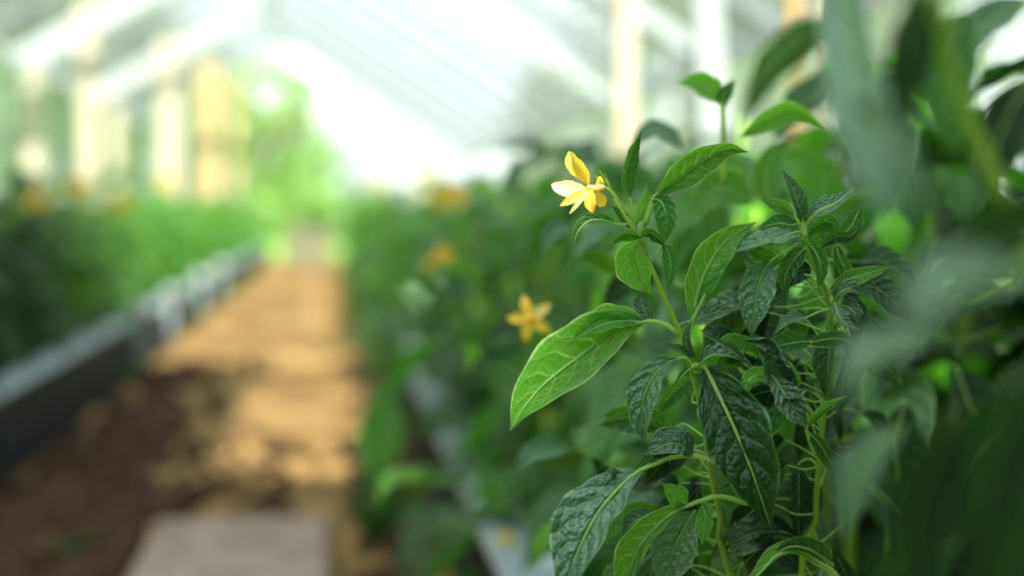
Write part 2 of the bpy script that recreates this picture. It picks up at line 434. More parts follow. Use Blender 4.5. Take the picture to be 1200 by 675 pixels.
# bed edging: dark boards with a pale lip, and short stakes with round caps
def edging(x, s, y0, y1, label):
    root = empty('bed_edging', (x, (y0 + y1) / 2, 0))
    tag(root, label, 'bed edging')
    mb = MB(); mb.box((x, (y0 + y1) / 2, 0.115), (0.03, y1 - y0, 0.25)); 
    for k in range(3): mb.box((x - s * .017, (y0 + y1) / 2, 0.05 + .07 * k), (0.008, y1 - y0, 0.012))
    mb.build('board', EDGE_FACE, root, False)
    mb = MB(); mb.box((x + s * .012, (y0 + y1) / 2, 0.251), (0.085, y1 - y0, 0.018))
    o = mb.build('lip', EDGE_LIP, root, False)
    b = o.modifiers.new('bevel', 'BEVEL'); b.width = .006; b.segments = 3
    return root
edging(RX, 1, 0.3, 18.6, 'dark bed edging with pale grey lip beside the sharp tomato plant')
edging(LX, -1, 1.6, 18.6, 'dark bed edging with blue-grey lip along the left bed')
ORD = 'first second third fourth fifth sixth seventh eighth ninth tenth eleventh twelfth thirteenth fourteenth fifteenth sixteenth seventeenth eighteenth nineteenth twentieth'.split()
ORD += ['twenty-' + o for o in ORD[:9]] + ['thirtieth'] + ['thirty-' + o for o in ORD[:9]] + ['fortieth']
def cap_stake(x, y, label):
    root = empty('edging_peg', (x, y, 0)); tag(root, label, 'peg', 'pegs holding the left bed edging')
    mb = MB(); mb.tube([(x, y, -.02), (x, y, .27)], .018, 12); mb.build('shaft', EDGE_LIP, root)
    mb = MB(); mb.tube([(x, y, .262), (x, y, .27), (x, y, .30), (x, y, .322), (x, y, .328)], [.02, .038, .04, .028, .008], 14); mb.build('cap', WHITE, root)
for k, y in enumerate((5.95, 7.05, 8.6, 10.2)):
    cap_stake(LX + .035, y, 'round-capped pale peg against the left edging, %s from the camera' % ORD[k])

# ------------------------------------------------------------------ flowers
def flower(loc, axis, size, parent, name='flower', petal_mats=None, sepals=True, petals=5, open_=1.0, twist=0.0, low=False):
    """five-petalled flower whose face looks along axis; a child of the plant with petals and anther cone under it"""
    axis = Vector(axis).normalized(); X = axis.orthogonal().normalized(); Yv = axis.cross(X)
    loc = Vector(loc)
    mb = MB()
    mb.tube([loc - axis * size * .28, loc - axis * size * .16, loc - axis * size * .02], [size * .03, size * .07, size * .05], 8)
    if sepals:
        for q in range(5):
            a = twist + 2 * math.pi * (q + .5) / 5; D = X * math.cos(a) + Yv * math.sin(a)
            mb.tube([loc - axis * size * .1, loc - axis * size * .12 + D * size * .16, loc - axis * size * .26 + D * size * .27], [size * .035, size * .03, size * .006], 5)
    fl = mb.build(name, STEM, parent)
    for q in range(petals):
        a = twist + 2 * math.pi * q / petals; D = X * math.cos(a) + Yv * math.sin(a)
        mb = MB()
        sp = [loc, loc + D * size * .26 + axis * size * .05, loc + D * size * .55 - axis * size * .10 * open_]
        blade(mb, sp, size * .13, size * .13, axis, fold=.15, curl=.15, na=8, nc=2, wave=.05, seed=q * 1.3, k=.45)
        mb.build('petal', (petal_mats or [PETAL])[q % len(petal_mats or [PETAL])], fl)
    mb = MB(); mb.tube([loc, loc + axis * size * .10, loc + axis * size * .24, loc + axis * size * .33], [size * .06, size * .085, size * .05, size * .01], 8)
    mb.build('anther_cone', ANTHER, fl)
    return fl

# ------------------------------------------------------------------ tomato plant prototypes for the rows
def compound(mb, st, base, az, el, L, nl, rng, ll, res):
    d = Vector((math.cos(az) * math.cos(el), math.sin(az) * math.cos(el), math.sin(el)))
    hz = Vector((math.cos(az), math.sin(az), 0))
    pts = [base, base + d * L * .4, base + d * L * .7 + Vector((0, 0, -L * .10)), base + d * L + Vector((0, 0, -L * .32))]
    ra = spline(pts, 8)
    st.tube(ra, [.0028 * (1 - .6 * i / 8) for i in range(9)], 5)
    side = Vector((-hz.y, hz.x, 0))
    na, nc = res
    for q in range(nl):
        if q == nl - 1: p = ra[-1]; out = (ra[-1] - ra[-2]).normalized(); sc = 1.25
        else:
            i = 3 + int(5 * (q // 2) / max(1, (nl - 1) / 2)); p = ra[min(i, 7)]
            s = 1 if q % 2 else -1
            out = (side * s * .85 + (ra[-1] - ra[0]).normalized() * .55 + Vector((0, 0, rng.uniform(-.25, .25)))).normalized(); sc = rng.uniform(.8, 1.1)
        ln = ll * sc * rng.uniform(.85, 1.15)
        dr = rng.uniform(.12, .5)
        sp = [p, p + out * ln * .35 + Vector((0, 0, .01)), p + out * ln * .7 - Vector((0, 0, ln * dr * .35)), p + out * ln * .97 - Vector((0, 0, ln * dr))]
        up = (Vector((0, 0, 1)) + hz * .25 + Vector((rng.uniform(-.3, .3), rng.uniform(-.3, .3), 0))).normalized()
        blade(mb, sp, ln * .26, ln * .26, up, fold=rng.uniform(-.05, .4), curl=rng.uniform(-.5, .25), na=na, nc=nc, wave=.14, rnd=rng.random(), seed=rng.random() * 20)

def make_proto(seed, height=.57, nleaf=28, nl=5, ll=.112, res=(7, 2), reach=.21):
    rng = random.Random(seed)
    st, fo = MB(), MB()
    stems = [(0, 0, height)] + [(rng.uniform(-.1, .1), rng.uniform(-.1, .1), height * rng.uniform(.7, .9)) for _ in range(2)]
    nodes = []
    for (dx, dy, h) in stems:
        pts = spline([(0, 0, -.04), (dx * .5 + rng.uniform(-.02, .02), dy * .5, h * .35), (dx + rng.uniform(-.02, .02), dy + rng.uniform(-.02, .02), h * .7), (dx * 1.2, dy * 1.2, h)], 14)
        st.tube(pts, [.007 - .0045 * i / 14 for i in range(15)], 6)
        nodes += [(pts[i], i / 14) for i in range(2, 15)]
    az = rng.random() * 6
    for q in range(nleaf):
        p, t = nodes[(q * 7 + rng.randrange(3)) % len(nodes)]
        az += 2.4 + rng.uniform(-.3, .3)
        el = -.2 + .62 * t + rng.uniform(-.2, .2)
        L = reach * (1.05 - .35 * t) * rng.uniform(.75, 1.15)
        compound(fo, st, p, az, el, L, nl, rng, ll * (1.0 - .25 * t), res)
    return st, fo

protos = []
for sd_ in range(5):
    st, fo = make_proto(100 + sd_)
    so = st.build('stem', STEM); fo_ = fo.build('foliage', LEAF_ROW)
    so.data.name = 'row stem'; dk = fo_.data.copy(); dk.materials.clear(); dk.materials.append(LEAF_SHADE); md = fo_.data.copy(); md.materials.clear(); md.materials.append(LEAF); yg = fo_.data.copy(); yg.materials.clear(); yg.materials.append(LEAF_YOUNG_LIT); protos.append((so.data, fo_.data, dk, md, yg))  # foliage copies darkened for shade and brightened for sun
    bpy.data.objects.remove(so); bpy.data.objects.remove(fo_)
plants = {}
def row_plant(x, y, z, rz, sc, k, label, group, sz=1.0, dark=False):
    root = empty('tomato_plant', (x, y, z), rz); root.scale = (sc, sc, sc * sz)
    tag(root, label, 'plant', group)
    pr = protos[k % len(protos)]
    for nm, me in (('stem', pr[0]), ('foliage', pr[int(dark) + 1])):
        o = bpy.data.objects.new(nm, me); COL.objects.link(o); o.parent = root
    return root

rng = random.Random(5)
def jitter(a): return rng.uniform(-a, a)
# right bed: the front row along the edging, then rows behind it
right_front = []
y = 1.22; k = 0
while y < 18.4:
    right_front.append(row_plant(RX + (.22 if y < 1.7 else .15) + jitter(.03), y, BED, rng.random() * 6.3, 1.0 + jitter(.08), k,
        'leafy tomato plant in the front row of the right bed, %s behind the sharp plant' % ORD[k], 'front row of the right bed', .90 if k == 2 else 1.0, 2 if k < 7 else (3 if y > 8.5 else 0)))  # darker leaf copy near, sunlit brightness painted into the far plants
    y += .40 if y < 6 else .5; k += 1
y = 1.0; k = 0
while y < 12:
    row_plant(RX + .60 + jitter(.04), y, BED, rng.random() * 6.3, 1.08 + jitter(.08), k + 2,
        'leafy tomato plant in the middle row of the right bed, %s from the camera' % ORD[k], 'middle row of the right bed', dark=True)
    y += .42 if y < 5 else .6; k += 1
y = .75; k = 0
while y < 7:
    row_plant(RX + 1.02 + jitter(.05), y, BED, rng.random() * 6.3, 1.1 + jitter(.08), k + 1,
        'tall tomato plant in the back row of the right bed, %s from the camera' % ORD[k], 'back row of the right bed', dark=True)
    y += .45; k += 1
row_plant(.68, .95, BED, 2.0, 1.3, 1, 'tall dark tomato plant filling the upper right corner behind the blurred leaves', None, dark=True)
# left bed
left_front = []
y = 2.9; k = 0
while y < 18.4:
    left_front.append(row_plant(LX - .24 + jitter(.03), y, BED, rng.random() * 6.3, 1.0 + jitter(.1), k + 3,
        'leafy tomato plant in the front row of the left bed, %s from the camera' % ORD[k], 'front row of the left bed', dark=1 if y < 5.3 else (3 if y > 7.0 else 0)))  # shade put into near foliage colour, sunlight into the far plants
    y += .42 if y < 8 else .5; k += 1
y = 3.6; k = 0
while y < 18:
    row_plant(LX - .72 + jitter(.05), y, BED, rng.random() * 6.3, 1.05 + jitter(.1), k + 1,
        'leafy tomato plant in the back row of the left bed, %s from the camera' % ORD[k], 'back row of the left bed', dark=1 if y < 5.6 else (3 if y > 8.0 else 0))  # same shaded and sunlit leaf copies as the front row
    y += .5; k += 1

# ------------------------------------------------------------------ the sharp plants
D0 = 0.755
def facecam(p): return (CAM - p).normalized()
hero = empty('tomato_plant', (0.34, 0.78, BED)); tag(hero, 'sharp tomato plant with open yellow flower at its tip, leaning over the edging', 'plant')
second = empty('tomato_plant', (0.43, 0.80, BED)); tag(second, 'sharp bushy tomato plant without flowers to the right of the flowering stem', 'plant')
front = empty('tomato_plant', (0.32, 0.36, BED)); tag(front, 'strongly blurred tomato plant close to the camera at the right', 'plant')

def S(*pts): return [P(a, b, D0 + c) for a, b, c in pts]
def stem_tube(pts, r0, r1, parent, n=30, name='stem'):
    sp = spline(pts, n); mb = MB(); mb.tube(sp, [r0 + (r1 - r0) * i / n for i in range(n + 1)], 9)
    return mb.build(name, STEM, parent)
px = D0 / FPX
leaf_seed = [0]
def L(parent, pts, wl, wr, pet=(), roll=0.0, mat=None, rib=.00065, base_d=0.0, ribvis=True, **kw):
    """leaf through pixel points (x, y, depth offset); widths in pixels; pet = petiole points before the blade"""
    leaf_seed[0] += 1
    d = D0 + base_d
    sp = [P(a, b, d + c) for a, b, c in pts]
    u = d / FPX
    mb = MB()
    kw.setdefault('na', 26); kw.setdefault('nc', 7); kw.setdefault('wave', .10); kw.setdefault('pucker', .07)
    rl = roll
    if isinstance(roll, (tuple, list)):
        r0, r1 = roll; rl = lambda t: R(r0 + (r1 - r0) * t)
    else: rl = R(roll)
    blade(mb, sp, wl * u, wr * u, facecam, roll=rl, rnd=(leaf_seed[0] * .37) % 1.0, seed=leaf_seed[0] * 1.71, **kw)
    o = mb.build('leaf', mat or LEAF, parent)
    pp = [P(a, b, d + c) for a, b, c in pet]
    full = spline(pp + sp, 30); np_ = len(full)
    r0 = rib
    rb = MB(); rb.tube(full, [r0 * (1 - .88 * (i / (np_ - 1)) ** 1.2) for i in range(np_)], 7)
    rb.build('midrib', RIB, o)
    return o

# main stem A with its flower tip
A = S((720, 232, 0), (735, 252, 0), (748, 280, .0), (762, 310, 0), (777, 345, 0), (795, 385, .002), (808, 425, .005), (822, 480, .015), (832, 545, .03), (845, 610, .04), (865, 690, .05)) + [Vector((.34, .78, BED + .1)), Vector((.34, .78, BED - .03))]
stem_tube(list(reversed(A)), .0030, .0011, hero)
# flower stalk and side shoots at the tip
stem_tube(S((735, 252, 0), (722, 232, 0), (713, 222, 0), (706, 219, 0)), .0012, .0009, hero, 12, 'flower_stalk')
stem_tube(S((745, 272, 0), (742, 250, 0), (738, 232, .002)), .0010, .0008, hero, 10, 'shoot')
stem_tube(S((757, 300, 0), (755, 265, .002), (762, 240, .002), (768, 228, .002)), .0013, .0010, hero, 12, 'shoot')
for sx, sy, ex, ey in ((716, 222, 702, 200), (714, 220, 709, 203), (712, 224, 697, 206)):
    stem_tube(S((sx, sy, 0), ((sx + ex) / 2 - 1, (sy + ey) / 2 - 3, 0), (ex, ey, -.002)), .0005, .0002, hero, 8, 'tendril')

# the open flower, petal by petal
fb = MB(); fb.tube(S((708, 219, 0), (703, 220, 0), (697, 221, -.001), (688, 219, -.002)), [.0012, .0018, .0019, .0012], 10)
fl = fb.build('flower', PETAL_PALE, hero)
for pts, a, b, mt, kw in ((((690, 217, 0), (683, 203, -.003), (672, 190, -.005), (667, 177, -.004)), 9, 10, PETAL, dict(roll=R(-25), fold=.25)),
                      (((687, 219, 0), (672, 223, -.004), (658, 222, -.006), (646, 216, -.005)), 8.5, 9.5, PETAL_PALE, dict(roll=R(25), fold=.2)),
                      (((689, 221, -.002), (676, 230, -.008), (665, 236, -.010), (656, 241, -.009)), 5.0, 5.0, PETAL, dict(fold=.35)),
                      (((690, 222, -.003), (682, 232, -.010), (675, 241, -.012), (667, 251, -.012)), 3, 3, PETAL_PALE, dict(fold=.5)),
                      (((693, 222, -.002), (691, 231, -.006), (692, 240, -.007), (695, 249, -.006)), 6, 6, PETAL, dict(fold=.2)),
                      (((699, 222, .002), (701, 229, .004), (704, 236, .006), (703, 243, .008)), 6.5, 6.5, PETAL, dict(fold=.2))):
    mb = MB(); blade(mb, S(*pts), a * px * 1.25, b * px * 1.25, facecam, na=14, nc=3, wave=.06, seed=a * 3.1, k=.58, tip=.75, **kw)
    mb.build('petal', mt, fl)
mb = MB(); mb.tube(S((701, 219, .002), (704, 213, .003), (702, 207, .003)), [.0022, .0024, .0008], 8); mb.build('anther_cone', ANTHER, fl)

Y, G = LEAF_YOUNG_LIT, LEAF_GREY
# leaves of plant A
L(hero, ((757, 377, 0), (722, 386, -.004), (684, 414, -.008), (640, 448, -.010), (612, 480, -.008), (598, 505, -.004)), 28, 44, ((795, 392, .002), (782, 381, 0), (768, 377, 0)), roll=(-10, -20), mat=Y, under=True, fold=.25, foldr=.05, curlr=.1, rib=.0013, k=.48, wave=.08)
L(hero, ((757, 378, 0), (728, 376, -.004), (700, 383, -.010), (668, 401, -.012)), 13, 22, (), roll=(25, 35), mat=Y, under=False, fold=.2, k=.5, rib=.0007)
L(hero, ((770, 228, .002), (797, 208, -.003), (822, 190, -.006), (850, 176, -.006), (877, 178, -.002)), 30, 19, ((757, 262, 0), (763, 243, 0)), roll=(18, 28), mat=Y, under=True, fold=.25, curl=.35, k=.42, rib=.0014)
L(hero, ((738, 232, .004), (734, 212, .002), (738, 186, 0), (752, 153, 0)), 21, 13, ((742, 258, 0), (740, 245, .002)), roll=(30, 30), mat=LEAF, under=True, fold=.55, foldr=.5, k=.4)
L(hero, ((765, 234, .0), (776, 238, -.006), (781, 260, -.008), (777, 287, -.004)), 14, 17, ((760, 246, 0),), roll=-8, mat=LEAF, under=True, fold=.3, curl=.2, k=.45)
L(hero, ((722, 262, .0), (706, 258, -.004), (690, 259, -.008), (677, 272, -.010), (669, 297, -.008)), 6, 9, ((738, 262, 0), (730, 263, 0)), roll=30, mat=LEAF, fold=.6, k=.4)
L(hero, ((747, 282, .006), (741, 300, .008), (747, 320, .009), (763, 345, .008)), 22, 24, ((752, 276, .002),), roll=5, mat=Y, under=True, fold=.15, k=.45, wave=.07)
L(hero, ((752, 278, -.002), (736, 274, -.008), (724, 279, -.010), (715, 288, -.008)), 9, 10, (), roll=-40, mat=LEAF, fold=.4)
L(hero, ((752, 277, -.002), (762, 272, -.008), (775, 282, -.010), (780, 292, -.008)), 10, 9, (), roll=40, mat=LEAF, fold=.3)
L(hero, ((776, 288, .004), (783, 296, .002), (786, 315, .002), (781, 341, .004)), 13, 11, ((768, 300, .002),), roll=5, mat=LEAF, fold=.3, curl=.3, k=.4, under=True)
L(hero, ((765, 377, .004), (757, 366, .004), (752, 354, .004), (751, 342, .003)), 13, 14, ((774, 379, .0),), roll=-25, mat=G, fold=.2, k=.5)
L(hero, ((740, 268, .006), (735, 262, .005), (726, 250, .004), (716, 240, .004)), 8, 8, (), roll=20, mat=LEAF, fold=.4)
L(hero, ((745, 262, .006), (752, 250, .006), (757, 236, .006), (758, 215, .006)), 9, 9, (), roll=0, mat=Y, fold=.3, under=True)
L(hero, ((812, 376, 0), (816, 350, -.002), (828, 316, -.004), (850, 283, -.006), (886, 260, -.004)), 24, 22, ((808, 425, .004), (803, 400, 0)), roll=(5, 15), mat=Y, under=True, fold=.15, curlr=.5, k=.5, rib=.0016)
L(hero, ((808, 384, -.002), (830, 340, -.004), (848, 315, -.008), (862, 298, -.008)), 10, 8, ((806, 415, 0), (804, 398, -.002)), roll=-35, mat=Y, under=True, fold=.3, rib=.0018, k=.5)
L(hero, ((815, 424, -.002), (800, 414, -.008), (778, 408, -.014), (753, 404, -.018)), 7, 8, ((812, 428, .0),), roll=(35, 50), mat=G, fold=.7, k=.42)
L(hero, ((815, 424, -.002), (804, 405, -.008), (804, 390, -.01), (812, 372, -.01)), 7, 7, (), roll=20, mat=G, fold=.4, k=.42)
L(hero, ((795, 420, 0), (772, 433, -.004), (757, 458, -.006), (752, 490, -.004), (757, 522, .0)), 22, 21, ((812, 428, 0), (804, 420, 0)), roll=(20, 25), mat=G, fold=.3, k=.5, wave=.16, pucker=.16)
L(hero, ((812, 534, .002), (800, 522, -.004), (782, 520, -.008), (756, 533, -.006)), 20, 22, ((835, 540, .0), (822, 537, .0)), roll=(35, 30), mat=G, fold=.15, k=.55, wave=.14, pucker=.15)
L(hero, ((812, 430, -.004), (804, 436, -.008), (797, 444, -.010), (790, 457, -.010)), 5, 5, (), roll=30, mat=LEAF, fold=.5)
# big hanging leaf in the middle, its shade put into the colour
L(hero, ((826, 430, -.004), (842, 462, -.012), (862, 505, -.020), (884, 560, -.024), (904, 620, -.020)), 46, 40, ((812, 428, .0), (819, 428, -.004)), roll=(0, 12), mat=LEAF_SHADE, fold=.25, foldr=.2, k=.45, wave=.14, pucker=.13, rib=.0013)
# lower left grey leaf with its arching stalk
L(hero, ((752, 550, -.004), (727, 570, -.010), (698, 605, -.016), (676, 650, -.022), (655, 705, -.026)), 42, 42, ((842, 543, .01), (815, 534, .004), (785, 537, .0), (766, 545, -.002)), roll=(45, 25), mat=G, fold=.2, k=.5, wave=.12, pucker=.12, rib=.0014)
L(hero, ((735, 566, .0), (722, 560, -.004), (715, 556, -.008), (708, 566, -.012)), 10, 10, (), roll=30, mat=G, fold=.5)
L(hero, ((706, 585, .0), (690, 582, .0), (672, 590, -.004), (655, 605, -.006)), 13, 14, (), roll=25, mat=LEAF, fold=.3, wave=.15)
# narrow yellow-green leaf below it
L(hero, ((808, 592, .004), (780, 607, .0), (752, 636, -.006), (738, 665, -.010), (722, 705, -.012)), 10, 26, ((875, 590, .02), (845, 582, .012), (825, 586, .008)), roll=(-20, 0), mat=Y, fold=.2, under=True, k=.6, rib=.0015)
L(hero, ((806, 592, .004), (795, 585, .002), (784, 574, .0), (776, 566, 0)), 13, 16, (), roll=10, mat=Y, fold=.2, under=True)
L(hero, ((815, 598, .015), (800, 622, .018), (788, 650, .02), (780, 700, .02)), 32, 30, (), roll=10, mat=G, fold=.15)
L(hero, ((772, 604, .01), (755, 606, .01), (740, 614, .01), (728, 632, .012)), 12, 13, (), roll=20, mat=G, fold=.3)
L(hero, ((822, 590, .008), (826, 602, .006), (826, 618, .006), (822, 640, .006)), 12, 12, (), roll=10, mat=Y, fold=.3, under=True)
# right of the stem: curled leaves
L(hero, ((818, 428, -.004), (836, 416, -.008), (862, 420, -.010), (885, 436, -.010)), 14, 9, (), roll=(-40, -45), mat=G, fold=.5, k=.4)
L(hero, ((872, 424, -.008), (858, 412, -.014), (842, 402, -.018), (826, 393, -.020)), 5, 8, ((900, 446, -.004), (885, 434, -.006)), roll=30, mat=G, fold=.6, rib=.0012)
L(hero, ((818, 430, 0), (838, 434, -.004), (855, 428, -.008), (872, 424, -.010)), 5, 5, (), roll=40, mat=LEAF, fold=.4)
L(hero, ((796, 380, .012), (815, 374, .012), (840, 366, .014), (868, 362, .016)), 12, 10, (), roll=(-30, -40), mat=G, fold=.2, wave=.15)
# plant B: stem, crown and leaves
B = S((938, 262, .004), (943, 280, .004), (952, 305, .006), (964, 330, .008), (972, 360, .012), (974, 400, .02), (968, 460, .03), (960, 540, .04), (955, 620, .05), (955, 700, .06)) + [Vector((.43, .80, BED + .1)), Vector((.43, .80, BED - .03))]
stem_tube(list(reversed(B)), .0032, .0012, second)
L(second, ((938, 272, -.004), (920, 276, -.012), (893, 284, -.018), (858, 296, -.022)), 20, 19, ((944, 284, .002),), roll=(55, 60), mat=G, under=False, fold=.1, k=.5, pucker=.12)
L(second, ((902, 308, -.006), (890, 330, -.012), (884, 360, -.012), (880, 398, -.008)), 23, 22, ((935, 285, .0), (915, 298, -.004)), roll=(-5, 15), mat=G, fold=.25, k=.38)
L(second, ((941, 258, .0), (936, 240, -.006), (928, 220, -.008), (915, 197, -.008)), 10, 12, ((941, 270, .002),), roll=20, mat=G, fold=.4, k=.4)
L(second, ((944, 266, .0), (960, 248, -.008), (980, 238, -.012), (1001, 220, -.012)), 15, 16, ((942, 280, .002), (944, 272, 0)), roll=(-50, -40), mat=G, fold=.2, k=.5, rib=.0016)
L(second, ((930, 252, .002), (917, 243, -.002), (905, 238, -.004), (890, 231, -.004)), 10, 9, ((938, 264, .002),), roll=-5, mat=Y, fold=.25, under=True)
L(second, ((936, 262, -.002), (926, 264, -.004), (912, 262, -.004), (886, 268, -.006)), 9, 12, (), roll=15, mat=LEAF, fold=.3, under=True)
L(second, ((945, 274, .004), (962, 262, .002), (975, 262, .0), (980, 285, .002)), 10, 14, (), roll=0, mat=LEAF, fold=.3)
L(second, ((960, 290, .008), (978, 278, .006), (996, 276, .006), (1012, 262, .008)), 8, 10, (), roll=0, mat=LEAF, fold=.4)
L(second, ((976, 282, .01), (995, 268, .01), (1004, 252, .01), (1010, 238, .012)), 12, 14, (), roll=0, mat=LEAF, fold=.2)
L(second, ((948, 285, .004), (958, 300, .0), (962, 318, .0), (958, 340, .004)), 10, 9, (), roll=-10, mat=LEAF, fold=.3)
L(second, ((944, 290, .002), (930, 305, -.002), (920, 325, -.004), (922, 350, -.002)), 14, 13, (), roll=10, mat=LEAF, fold=.3, under=True)
L(second, ((980, 286, .01), (985, 305, .008), (996, 322, .008), (1015, 330, .008)), 10, 10, (), roll=0, mat=LEAF, fold=.3)
L(second, ((970, 345, .006), (990, 330, .002), (1012, 322, .0), (1046, 312, .004)), 11, 12, (), roll=-15, mat=Y, fold=.3, under=True)
L(second, ((978, 352, .0), (986, 342, -.006), (997, 338, -.008), (1010, 346, -.006)), 12, 10, (), roll=-30, mat=G, fold=.3)
L(second, ((978, 356, -.002), (982, 368, -.01), (990, 378, -.012), (1008, 387, -.012)), 11, 11, (), roll=-35, mat=G, fold=.3)
L(second, ((984, 358, .002), (994, 360, -.004), (1002, 368, -.006), (1006, 380, -.004)), 12, 9, (), roll=-20, mat=G, fold=.2)
L(second, ((945, 372, -.002), (932, 374, -.01), (920, 380, -.014), (905, 394, -.014)), 10, 11, ((972, 362, .008), (958, 366, .002)), roll=(45, 45), mat=G, fold=.2, wave=.16)
L(second, ((935, 460, .004), (920, 435, -.006), (905, 410, -.012), (878, 388, -.014)), 30, 22, ((962, 500, .02), (950, 480, .01)), roll=(-25, -10), mat=G, fold=.4, curl=.5, wave=.22, k=.5, pucker=.14)
L(second, ((905, 440, -.01), (915, 455, -.014), (930, 478, -.016), (945, 502, -.014)), 17, 20, (), roll=-15, mat=G, fold=.3, k=.5, pucker=.14)
L(second, ((946, 500, .0), (958, 486, -.004), (972, 475, -.006), (992, 464, -.004)), 12, 6, ((955, 530, .02), (948, 515, .01)), roll=25, mat=Y, fold=.4, under=True, rib=.0014)
L(second, ((915, 425, .006), (925, 435, -.004), (934, 450, -.006), (928, 462, -.006)), 11, 11, (), roll=0, mat=Y, fold=.6, wave=.2)
L(second, ((946, 505, .01), (960, 520, .01), (972, 540, .012), (984, 560, .016)), 10, 12, (), roll=0, mat=LEAF, fold=.4)
L(second, ((958, 660, .01), (936, 648, .0), (912, 650, -.006), (890, 672, -.01), (860, 700, -.01)), 5, 14, ((985, 690, .02), (975, 670, .015)), roll=20, mat=Y, fold=.4, rib=.0018)
L(second, ((975, 662, .01), (950, 645, .0), (925, 641, -.004), (902, 655, -.006)), 6, 18, (), roll=0, mat=LEAF, fold=.4, rib=.0016)
L(second, ((952, 400, .02), (930, 402, .018), (905, 408, .016), (885, 420, .016)), 14, 16, (), roll=20, mat=LEAF, fold=.2, under=True)
L(second, ((940, 470, .03), (905, 480, .03), (885, 510, .03), (880, 550, .03)), 24, 24, (), roll=0, mat=LEAF, fold=.2, under=True)
for q in range(3):
    stem_tube(S((982 + q * 5, 385, .01), (990 + q * 4, 398, .006), (998 + q * 3, 412, .004), (1000 + q * 2, 420, .004)), .0009, .0005, second, 10, 'bud_stalk')

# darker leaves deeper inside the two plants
rg = random.Random(21)
STEM_PX = {'h': ((735, 252, 0), (777, 345, 0), (808, 425, .005), (832, 545, .03), (865, 690, .05)),
           's': ((943, 280, .004), (972, 360, .012), (968, 460, .03), (955, 620, .05), (955, 720, .06))}
def stem_at(key, y):
    q = STEM_PX[key]
    for a, b in zip(q, q[1:]):
        if y <= b[1]:
            t = max(0, (y - a[1]) / (b[1] - a[1])); return [a[i] + (b[i] - a[i]) * t for i in range(3)]
    return list(q[-1])
def inner(parent, key, x0, x1, y0, y1, n, d0, d1, lo=45, hi=85, mats=(LEAF, LEAF_SHADE, LEAF_SHADE, LEAF_GREY)):
    for _ in range(n):
        x = rg.uniform(x0, x1); yy = rg.uniform(y0, y1); dd = rg.uniform(d0, d1); ln = rg.uniform(lo, hi)
        st = stem_at(key, yy + rg.uniform(-25, 60)); away = math.atan2(yy - st[1] + 30, x - st[0])
        a = away + rg.uniform(-1.1, 1.1)
        dx, dy = math.cos(a) * ln, math.sin(a) * ln
        z = rg.uniform(-.02, .02)
        L(parent, ((x, yy, 0), (x + dx * .33, yy + dy * .33 - 6, -.008 + z * .3), (x + dx * .7, yy + dy * .7 + 2, -.008 + z * .7), (x + dx, yy + dy + 14, z)), ln * .27, ln * .27,
          ((st[0], st[1], st[2] - dd), ((st[0] + x) / 2 + rg.uniform(-6, 6), (st[1] + yy) / 2 - rg.uniform(-8, 14), (st[2] - dd) * .35)), roll=rg.uniform(-55, 55), mat=rg.choice(mats), base_d=dd,
          fold=rg.uniform(.05, .5), under=rg.random() < .35, na=16, nc=5, rib=rg.uniform(.0004, .0007), wave=.16)
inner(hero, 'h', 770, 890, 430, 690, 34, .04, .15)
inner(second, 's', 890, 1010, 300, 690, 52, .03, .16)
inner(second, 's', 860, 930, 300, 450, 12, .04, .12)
L(second, ((934, 458, -.004), (924, 425, -.012), (902, 398, -.016), (866, 398, -.016)), 20, 18, ((966, 470, .02), (950, 470, .006)), roll=(-20, -50), mat=G, fold=.5, curl=.6, wave=.34, k=.5, pucker=.15)
L(second, ((906, 448, -.006), (890, 440, -.012), (878, 446, -.014), (870, 470, -.012)), 14, 12, (), roll=20, mat=Y, fold=.4, wave=.2, under=True)
L(second, ((912, 452, -.008), (922, 462, -.014), (934, 464, -.016), (948, 456, -.014)), 12, 10, (), roll=-40, mat=G, fold=.3, wave=.25)
L(second, ((950, 402, .012), (968, 398, .006), (990, 398, .002), (1010, 412, .0)), 10, 14, (), roll=-20, mat=LEAF, fold=.3)

# the blurred plant close to the camera
stem_tube([Vector((.32, .36, BED - .03)), Vector((.30, .38, .40)), Vector((.235, .38, .60)), P(1120, 100, .42), P(1090, -80, .40)], .005, .002, front)
def F(pts, wl, wr, d, roll=0, mat=None, **kw): return L(front, pts, wl, wr, (), roll=roll, mat=mat or LEAF, base_d=d - D0, rib=.0008, na=16, nc=5, **kw)
F(((975, -80, .06), (1000, 50, .02), (1025, 160, -.02), (1050, 285, -.06)), 50, 50, .40, (45, 30), G, fold=.12)
F(((1000, 130, .02), (1030, 150, .0), (1060, 185, -.02), (1085, 245, -.03)), 34, 44, .38, (35, 20), G, fold=.1)
F(((1075, -20, 0), (1065, 50, 0), (1055, 110, 0), (1060, 170, 0)), 34, 42, .42, -35, LEAF_SHADE, fold=.2)
F(((1220, 320, .03), (1160, 325, .01), (1110, 345, -.01), (1050, 400, -.03)), 50, 62, .31, (60, 50), G, fold=.1)
F(((1085, 395, .02), (1050, 405, .01), (1015, 425, -.01), (985, 480, -.02)), 30, 40, .40, (50, 40), G, fold=.1)
F(((1230, 250, 0), (1180, 260, 0), (1130, 300, 0), (1090, 350, 0)), 46, 46, .36, -20, LEAF_SHADE, fold=.2)
F(((1120, 480, 0), (1090, 540, 0), (1070, 610, 0), (1075, 720, 0)), 62, 62, .38, -45, LEAF_SHADE, fold=.2)
F(((1190, 440, 0), (1170, 520, 0), (1150, 610, 0), (1160, 720, 0)), 70, 70, .36, -50, LEAF_SHADE, fold=.2)
F(((1240, 540, 0), (1215, 600, 0), (1190, 660, 0), (1180, 740, 0)), 60, 60, .34, -50, LEAF_SHADE, fold=.2)
